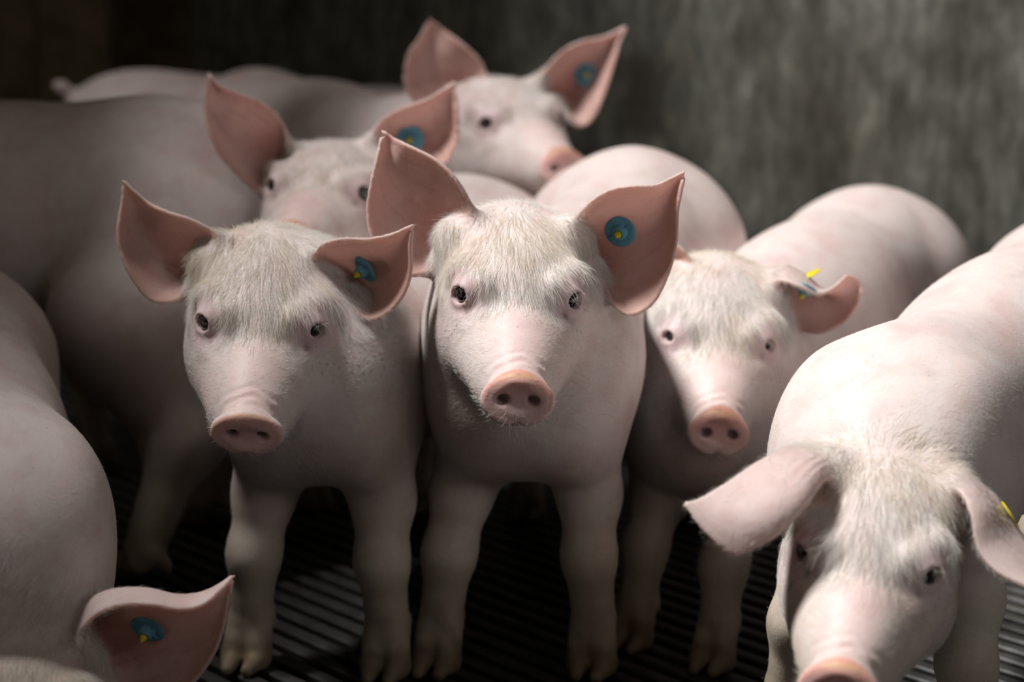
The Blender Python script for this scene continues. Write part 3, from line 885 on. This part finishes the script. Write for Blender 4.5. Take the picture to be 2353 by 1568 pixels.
def add_tag(root, ear, px, py, s=1.0, dirv=None, tip_len=1.0, back=None, at=None, back_at=None):
    """two-piece button tag: blue female disc inside the ear, yellow male stud and backing disc outside"""
    pr, dep = project(ear.G.reshape(-1, 3))
    j = int(((pr-[px, py])**2).sum(1).argmin())
    n = ear.n[j]*ear.flip; c = ear.G.reshape(-1, 3)[j]
    d = unit(n if dirv is None else n*.25 + unit(dirv))
    R = frame_z(d); mm = .001*s
    t = bpy.data.objects.new('ear_tag', None); COL.objects.link(t); t.parent = root
    base = c + n*(.004 + .0125*s*math.sqrt(max(0, 1-float(d@n)**2)))
    if at is not None: base = np.asarray(at)
    t.location = Vector(base) - world_loc(root)
    prof = [(0.1, 1.2), (13.0, 1.2), (15.5, 1.0), (16.2, .2), (15.6, -.8), (4.0, -1.0)]
    local_obj('female_disc', lathe([(r*mm, z*mm) for r, z in prof], 40), M['blue'], t, base, R)
    prof = [(8.2, .8), (7.2, 2.4), (6.6, 8.0), (6.2, 9.2), (5.6, 9.6), (4.4, 9.4), (4.0, 7.0), (0.1, 6.8)]
    local_obj('collar', lathe([(r*mm, z*mm) for r, z in prof], 28), M['blue'], t, base, R)
    for i in range(4):                                       # small ribs between collar and disc
        a = i*math.pi/2 + .6
        rib = box_vf((6.6*mm, -.7*mm, .8*mm), (11.5*mm, .7*mm, 2.6*mm))
        v = [(x*math.cos(a)-y*math.sin(a), x*math.sin(a)+y*math.cos(a), z) for x, y, z in rib[0]]
        local_obj('rib', (v, rib[1]), M['blue'], t, base, R, False)
    prof = [(3.9, 7.0), (3.8, 10.2*tip_len), (.3, 16.0*tip_len)]
    local_obj('stud_tip', lathe([(r*mm, z*mm) for r, z in prof], 20), M['yellow'], t, base, R)
    prof = [(.1, -.2), (13.5, -.2), (14.2, .4), (13.6, 1.2), (.1, 1.2)]
    n = n if back is None else unit(back); Rb = frame_z(n)
    local_obj('male_disc', lathe([(r*mm, z*mm) for r, z in prof], 40), M['yellow'], t, c - n*.0062 if back_at is None else np.asarray(back_at), Rb)
    return t

# ------------------------------------------------------------------ assembling one pig
JOBS = []
def finish(pig, name, label, hf=.0024, hcs=.0075, hairs=0, hair_r=.00012, seed=1, group='piglets crowded in the pen', eyes=True, post=None):
    JOBS.append((pig, name, label, hf, hcs, hairs, hair_r, seed, group, eyes, post))
def compute(job):
    pig, name, label, hf, hcs, hairs, hair_r, seed, group, eyes, post = job
    pts = []; rd = []
    for p in pig.pr:
        if p[0] == 'e': pts.append(p[1]); rd.append(p[5])
        else: pts.append(p[6]); rd.append(p[7])
    if pig.Hd is not None:
        pts.append(pig.Hd[0]); rd.append(.2*pig.Hd[2])
        for e in pig.ears: pts.append(e.o); rd.append(e.R+.01)
    pts = np.array(pts); rd = np.array(rd)[:, None]
    lo_ = (pts-rd).min(0)-.01; hi_ = (pts+rd).max(0)+.01
    lo_[2] = max(lo_[2], -.02)
    pig.center = pts.mean(0); pig.focus = pig.Hd[0] + pig.Hd[1]@np.array([0, 0, -1.5])*.01 if pig.Hd is not None else pig.center
    V, Q, nrm = mesh_pig(pig, lo_, hi_, hf, hcs, .17, .50)
    V[:, 2] = np.maximum(V[:, 2], .0005)
    pig.earmask = np.zeros(len(V)); pig.grime = getattr(pig, 'grime', .8); pig.hair_r = hair_r
    col, fur, hd, q = paint(pig, V, nrm)
    hair = grow(pig, V, Q, nrm, fur, hd, q, hairs, seed) if hairs else None
    return V, Q, col, hair
def commit(job, res):
    pig, name, label, hf, hcs, hairs, hair_r, seed, group, eyes, post = job
    V, Q, col, hair = res
    root = bpy.data.objects.new(name, None); COL.objects.link(root)
    base = np.array([pig.center[0], pig.center[1], 0]); root.location = base
    tag(root, label, 'pig', group)
    me = bpy.data.meshes.new('body')
    me.vertices.add(len(V)); me.vertices.foreach_set('co', (V-base).astype(F32).ravel())
    me.loops.add(Q.size); me.loops.foreach_set('vertex_index', Q.ravel().astype(np.int32))
    me.polygons.add(len(Q)); me.polygons.foreach_set('loop_start', np.arange(0, Q.size, 4, dtype=np.int32))
    me.update(calc_edges=True); me.validate()
    me.shade_smooth()
    ca = me.color_attributes.new('Col', 'FLOAT_COLOR', 'POINT')
    ca.data.foreach_set('color', np.concatenate([col, np.ones((len(V), 1))], 1).astype(F32).ravel())
    ea = me.attributes.new('ear', 'FLOAT', 'POINT'); ea.data.foreach_set('value', pig.earmask.astype(F32))
    me.materials.append(M['skin'])
    b = bpy.data.objects.new('body', me); COL.objects.link(b); b.parent = root
    if pig.Hd is not None and eyes: add_eyes(pig, root)
    if hair is not None: put_hair('bristle_coat', hair[0] - np.asarray(world_loc(root)), hair[1], hair[2], root)
    if post: post(root)
    print(label[:40], len(V), 'verts')
def run_jobs():
    from concurrent.futures import ThreadPoolExecutor
    with ThreadPoolExecutor(4) as ex:
        for job, res in zip(JOBS, ex.map(compute, JOBS)): commit(job, res)
def ear(pig, e1, e2, mid=None, cup=(.03, .045, .036, .018, .0), d0=0.0, flip=1, **kw):
    e = Ear(e1, mid, e2, cup, d0, **kw); e.flip = flip
    pig.ears.append(e); return e
def depth_of(w): return float((np.asarray(w)-CAM)@FWD)

# ------------------------------------------------------------------ the pigs
def pig_centre():
    p = Pig(); p.Hd = head_pose((1062, 676), (1315, 688), (1190, 920), .94)
    d = depth_of(p.Hd[0])
    ch = P(1220, 815, 2.10); ru = P(1450, 572, 2.66)
    p.ax, p.lat = barrel(p, ch, ru, (.103, .112, .120), (.128, .118, .136), sag=.012)
    hams(p, ru, p.ax, p.lat)
    neck(p, p.Hd, ch + np.array([0, .0, .01]), r_chest=.095)
    fore_leg(p, ch, p.ax, p.lat, -1, on_floor(1005, 1540), w=.046); fore_leg(p, ch, p.ax, p.lat, 1, on_floor(1362, 1545), w=.060)
    for sg in (-1, 1): hind_leg(p, ru, p.ax, p.lat, sg, ru + p.lat*sg*.08 - p.ax*.05)
    e = ear(p, [(1098, 520, .055), (1078, 465, .045), (1045, 410, .04), (1000, 368, .045), (940, 337, .055), (905, 320, .07), (880, 303, .07)],
            [(1010, 600, .085), (975, 628, .075), (915, 625, .065), (862, 560, .06), (846, 490, .06), (855, 415, .06), (869, 355, .065), (880, 303, .07)], d0=d)
    e2 = ear(p, [(1318, 520, .055), (1352, 472, .04), (1400, 440, .03), (1450, 431, .03), (1505, 428, .04), (1542, 412, .05), (1574, 396, .05)],
             [(1372, 620, .085), (1395, 680, .07), (1442, 722, .06), (1495, 700, .055), (1532, 635, .055), (1552, 560, .055), (1557, 480, .05), (1574, 396, .05)], d0=d)
    finish(p, 'piglet', 'middle piglet of the front row, staring ahead with both ears pricked', hairs=75000, seed=1,
           post=lambda r: add_tag(r, e2, 1424, 516, dirv=-0.4*RIGHT-0.32*UPV-0.85*FWD))
def pig_left():
    p = Pig(); p.Hd = head_pose((472, 740), (722, 758), (567, 1000), .94, yaw=-10); p.tilt = 6.0
    d = depth_of(p.Hd[0])
    ch = P(745, 835, 2.10); ru = P(1058, 625, 2.66)
    p.ax, p.lat = barrel(p, ch, ru, (.101, .108, .116), (.120, .108, .130), sag=.028)
    hams(p, ru, p.ax, p.lat)
    neck(p, p.Hd, ch + np.array([0, .0, .01]), r_chest=.095)
    fore_leg(p, ch, p.ax, p.lat, -1, on_floor(572, 1530), w=.046); fore_leg(p, ch, p.ax, p.lat, 1, on_floor(890, 1552), w=.062)
    for sg in (-1, 1): hind_leg(p, ru, p.ax, p.lat, sg, ru + p.lat*sg*.08 - p.ax*.05)
    ear(p, [(515, 570, .055), (490, 535, .045), (440, 507, .04), (390, 490, .045), (345, 470, .065), (310, 442, .065), (285, 418, .065)],
        [(445, 655, .085), (405, 690, .075), (350, 690, .065), (305, 640, .06), (278, 580, .06), (272, 525, .06), (281, 465, .065), (285, 418, .065)], d0=d)
    e2 = ear(p, [(722, 600, .045), (740, 566, .015), (785, 551, .0), (845, 551, -.005), (895, 542, -.01), (925, 530, -.012), (948, 520, -.015)],
             [(785, 660, .055), (805, 705, .035), (852, 734, .02), (898, 712, .01), (930, 670, .0), (944, 620, -.005), (943, 565, -.01), (948, 520, -.015)], d0=d, cup=(.03, .05, .045, .02, .0))
    finish(p, 'piglet', 'piglet at the left of the front row, blue tag half under its ear fold', hairs=75000, seed=2,
           post=lambda r: add_tag(r, e2, 846, 602, s=.95, dirv=-0.8*RIGHT-0.5*UPV-0.4*FWD))
def pig_right():
    p = Pig(); p.Hd = head_pose((1543, 774), (1760, 792), (1652, 997), .90, yaw=0); p.tilt = -24.0
    d = depth_of(p.Hd[0])
    ch = P(1640, 900, 2.25); ru = P(1995, 645, 2.76)
    p.ax, p.lat = barrel(p, ch, ru, (.090, .115, .118), (.115, .128, .130))
    hams(p, ru, p.ax, p.lat, .95)
    neck(p, p.Hd, ch + np.array([0, .0, .01]), r_chest=.088)
    fore_leg(p, ch, p.ax, p.lat, -1, on_floor(1455, 1485), .92, .040); fore_leg(p, ch, p.ax, p.lat, 1, on_floor(1642, 1535), .92, .055)
    for sg in (-1, 1): hind_leg(p, ru, p.ax, p.lat, sg, ru + p.lat*sg*.08 - p.ax*.05, .95)
    ear(p, [(1604, 645, .065), (1588, 606, .055), (1562, 570, .055), (1510, 548, .07), (1450, 535, .09)],
        [(1530, 700, .085), (1490, 715, .09), (1450, 690, .09), (1430, 640, .09), (1425, 590, .09), (1450, 535, .09)], d0=d)
    e2 = ear(p, [(1776, 668, .045), (1792, 645, .03), (1835, 657, .02), (1875, 676, .025), (1912, 664, .035), (1946, 634, .04)],
             [(1800, 725, .085), (1828, 750, .075), (1880, 764, .06), (1930, 745, .055), (1962, 712, .05), (1978, 678, .045)],
             [(1778, 660, .07), (1805, 624, .075), (1850, 642, .075), (1898, 676, .07), (1938, 680, .055), (1972, 648, .045)], d0=d)
    finish(p, 'piglet', 'piglet at the right of the front row, folded ear with yellow disc on top', hairs=65000, seed=3,
           post=lambda r: add_tag(r, e2, 1858, 645, s=.9, dirv=-0.42*RIGHT-0.88*UPV-0.25*FWD, back=-(-.45*RIGHT+.85*UPV-.16*FWD), at=P(1852, 664, d+.035), back_at=P(1861, 630, d+.06)))
def pig_front_right():
    p = Pig(); p.Hd = head_pose((1848, 1270), (2137, 1322), (1928, 1592), .92, yaw=0, pitch=35)
    d = depth_of(p.Hd[0])
    ch = P(2078, 1030, 1.88); ru = P(2510, 725, 2.34)
    p.ax, p.lat = barrel(p, ch, ru, (.100, .116, .120), (.110, .122, .128))
    hams(p, ru, p.ax, p.lat, .95)
    neck(p, p.Hd, ch + np.array([0, .0, .0]), r_chest=.092)
    fore_leg(p, ch, p.ax, p.lat, -1, P(1800, 1700, 1.98)*[1, 1, 0], .95); fore_leg(p, ch, p.ax, p.lat, 1, P(2235, 1750, 1.83)*[1, 1, 0], .95)
    for sg in (-1, 1): hind_leg(p, ru, p.ax, p.lat, sg, ru + p.lat*sg*.08 - p.ax*.05, .95)
    ear(p, [(1865, 1042, .075), (1810, 1035, .055), (1745, 1065, .03), (1670, 1115, .01), (1610, 1150, .0), (1578, 1160, .0)],
        [(1915, 1105, .04), (1890, 1105, .01), (1845, 1165, -.015), (1790, 1222, -.02), (1740, 1252, -.02), (1690, 1272, -.015)],
        [(1895, 1060, .05), (1858, 1072, .015), (1805, 1125, -.01), (1740, 1180, -.018), (1680, 1205, -.015), (1630, 1228, -.01)], d0=d, flip=-1)
    e2 = ear(p, [(2160, 1150, .055), (2200, 1125, .03), (2233, 1180, .01), (2250, 1262, .0), (2295, 1315, -.01), (2375, 1352, -.02)],
             [(2165, 1085, .075), (2225, 1098, .075), (2285, 1145, .06), (2330, 1210, .05), (2380, 1270, .04), (2420, 1330, .03)],
             [(2162, 1115, .06), (2222, 1105, .045), (2268, 1160, .025), (2300, 1240, .015), (2345, 1295, .005), (2405, 1345, .0)], d0=d, flip=-1)
    finish(p, 'piglet', 'piglet in the right foreground with lowered head and flopping ears', hairs=75000, seed=4,
           post=lambda r: add_tag(r, e2, 2310, 1195, s=.95, back=-(.85*RIGHT+.53*UPV-.12*FWD)))
def pig_front_left():
    p = Pig(); p.Hd = head_pose((-100, 1600), (190, 1640), (20, 1870), .94, yaw=0, pitch=35)
    d = depth_of(p.Hd[0])
    ch = P(-50, 1215, 1.83); ru = P(-165, 840, 2.22)
    p.ax, p.lat = barrel(p, ch, ru, (.112, .105, .118), (.118, .115, .125))
    hams(p, ru, p.ax, p.lat, .95)
    neck(p, p.Hd, ch, r_chest=.10)
    fore_leg(p, ch, p.ax, p.lat, -1, ch - p.lat*.08 + p.ax*.02, .9); fore_leg(p, ch, p.ax, p.lat, 1, ch + p.lat*.08 + p.ax*.02, .9)
    for sg in (-1, 1): hind_leg(p, ru, p.ax, p.lat, sg, ru + p.lat*sg*.08 - p.ax*.05, .9)
    e2 = ear(p, [(175, 1470, .045), (215, 1418, .025), (270, 1392, .015), (340, 1388, .012), (410, 1400, .015), (465, 1390, .02), (510, 1352, .03), (535, 1324, .04)],
             [(235, 1580, .085), (270, 1620, .075), (340, 1630, .065), (420, 1590, .06), (480, 1520, .055), (510, 1450, .05), (522, 1385, .045), (535, 1324, .04)], d0=d,
             roll=[(172, 1440, .07), (205, 1388, .06), (265, 1362, .055), (340, 1358, .05), (410, 1371, .05), (468, 1364, .045), (512, 1342, .042), (535, 1324, .04)])
    ear(p, [(-60, 1430, .06), (-120, 1390, .05), (-200, 1380, .05), (-280, 1360, .05), (-340, 1330, .05)],
        [(-130, 1540, .08), (-190, 1580, .07), (-260, 1560, .06), (-320, 1480, .06), (-340, 1330, .05)], d0=d)
    finish(p, 'piglet', 'blurred piglet in the bottom left corner, only back and one tagged ear in view', hairs=30000, seed=5,
           post=lambda r: add_tag(r, e2, 348, 1440, s=1.0, dirv=-0.3*RIGHT-0.72*UPV-0.62*FWD))
def pig_back_left():
    p = Pig()
    ru = P(395, 500, 2.56); ch = P(-450, 520, 2.62); ch[2] = ru[2]-.015
    p.ax, p.lat = barrel(p, ch, ru, (.125, .135, .130), (.150, .152, .155))
    hams(p, ru, p.ax, p.lat, 1.1)
    g = on_floor(312, 1325)
    hip = P(420, 560, 2.50); st = P(300, 740, 2.43); hk = P(425, 1010, 2.42); fe = P(330, 1265, 2.395)
    leg(p, [hip, st, hk], [.105, .088, .038], .05); p.rc(hip, hk, .085, .036, .05)
    leg(p, [hk, fe], [.036, .025], .03)
    foot(p, fe, g, unit(p.ax + np.array([.1, -.35, 0])), 1.1)
    g2 = g + np.array([.05, .24, 0]); hind_leg(p, ru, p.ax, p.lat, -1 if p.lat[1] < 0 else 1, g2, 1.15)
    for sg in (-1, 1): fore_leg(p, ch, p.ax, p.lat, sg, ch + p.lat*sg*.08, 1.1)
    hp = ch + p.ax*.20; p.rc(ch, hp, .11, .08, .05)
    finish(p, 'piglet', 'large shadowed pig standing side-on at the left, head out of the frame', .006, .006, hairs=16000, seed=6)
def pig_back_mid():
    p = Pig(); p.Hd = head_pose((628, 428), (835, 443), (665, 560), .98, yaw=-8)
    d = depth_of(p.Hd[0])
    ch = P(738, 700, 2.63); ru = ch + np.array([-.28, .36, .01])
    p.ax, p.lat = barrel(p, ch, ru, (.100, .105, .105), (.125, .125, .125))
    hams(p, ru, p.ax, p.lat)
    neck(p, p.Hd, ch + np.array([0, .0, .03]), r_chest=.095)
    fore_leg(p, ch, p.ax, p.lat, -1, on_floor(712, 1165)); fore_leg(p, ch, p.ax, p.lat, 1, on_floor(900, 1165))
    for sg in (-1, 1): hind_leg(p, ru, p.ax, p.lat, sg, ru + p.lat*sg*.08 - p.ax*.05)
    ear(p, [(665, 335, .05), (642, 275, .03), (600, 237, .01), (545, 216, -.01), (505, 198, -.02), (478, 168, -.02)],
        [(615, 425, .055), (590, 438, .025), (555, 410, .0), (510, 360, -.02), (482, 310, -.025), (472, 260, -.02), (474, 215, -.02), (478, 168, -.02)], d0=d, cup=(.03, .04, .03, .015, .0))
    e2 = ear(p, [(850, 320, .075), (878, 278, .07), (920, 252, .06), (980, 230, .05), (1018, 208, .05), (1044, 190, .05)],
             [(885, 390, .085), (920, 420, .07), (975, 410, .06), (1030, 365, .055), (1052, 310, .055), (1050, 250, .05), (1044, 190, .05)], d0=d)
    finish(p, 'piglet', 'blurred piglet peering between the front left and middle piglets, snout tip half hidden', .003, .008, hairs=24000, hair_r=.00018, seed=7,
           post=lambda r: add_tag(r, e2, 948, 312, s=1.08, dirv=-0.15*RIGHT-0.22*UPV-0.95*FWD))
def pig_back_top():
    p = Pig(); p.Hd = head_pose((1118, 284), (1284, 270), (1298, 384), 1.0, yaw=32, pitch=12)
    d = depth_of(p.Hd[0])
    sh = P(960, 430, d+.22); ru = P(590, 350, d+.66)
    p.ax, p.lat = barrel(p, sh, ru, (.12, .125, .125), (.14, .14, .145))
    hams(p, ru, p.ax, p.lat)
    neck(p, p.Hd, sh + np.array([0, .0, .0]), r_chest=.105)
    for sg in (-1, 1):
        fore_leg(p, sh, p.ax, p.lat, sg, sh + p.lat*sg*.08 + p.ax*.02, 1.1); hind_leg(p, ru, p.ax, p.lat, sg, ru + p.lat*sg*.08 - p.ax*.05, 1.1)
    ear(p, [(1122, 205, .055), (1105, 145, .05), (1062, 102, .05), (1022, 72, .07), (985, 44, .07)],
        [(1070, 270, .085), (1020, 275, .075), (965, 250, .065), (932, 195, .06), (937, 130, .06), (966, 85, .065), (985, 44, .07)], d0=d)
    e2 = ear(p, [(1235, 185, .10), (1285, 125, .10), (1335, 97, .10), (1390, 85, .10), (1442, 60, .10)],
             [(1290, 255, .115), (1330, 290, .11), (1362, 270, .105), (1390, 210, .105), (1412, 140, .10), (1424, 95, .10), (1442, 60, .10)], d0=d)
    finish(p, 'piglet', 'blurred piglet at the top looking right with its chin above another rump', .003, .008, hairs=24000, hair_r=.00018, seed=8,
           post=lambda r: add_tag(r, e2, 1348, 172, s=1.08, dirv=0.05*RIGHT-0.18*UPV-0.97*FWD))
def pig_tail():
    p = Pig()
    ru = P(310, 345, 3.55); ch = ru + np.array([.46, .02, -.03])
    p.ax, p.lat = barrel(p, ch, ru, (.12, .125, .125), (.14, .14, .14))
    hams(p, ru, p.ax, p.lat, tl=False)
    for sg in (-1, 1):
        fore_leg(p, ch, p.ax, p.lat, sg, ch + p.lat*sg*.08, 1.1); hind_leg(p, ru, p.ax, p.lat, sg, ru + p.lat*sg*.08 - p.ax*.05, 1.1)
    hp = ch + p.ax*.15 - np.array([0, 0, .06]); p.rc(ch, hp, .1, .08, .05)
    t0 = P(215, 228, 3.52); leg(p, [t0, P(180, 224, 3.50), P(158, 214, 3.49), P(142, 200, 3.48), P(130, 194, 3.48)], [.020, .013, .011, .010, .007], .008)
    finish(p, 'piglet', 'dim pig at the far left back, only its rump with a short curled tail showing', .007, .007, hairs=6000, hair_r=.0002, seed=9)

for key, fn in (('A', pig_centre), ('B', pig_left), ('C', pig_right), ('D', pig_front_right), ('E', pig_front_left),
                ('F', pig_back_left), ('G', pig_back_mid), ('I', pig_back_top), ('L', pig_tail)):
    fn()

run_jobs()
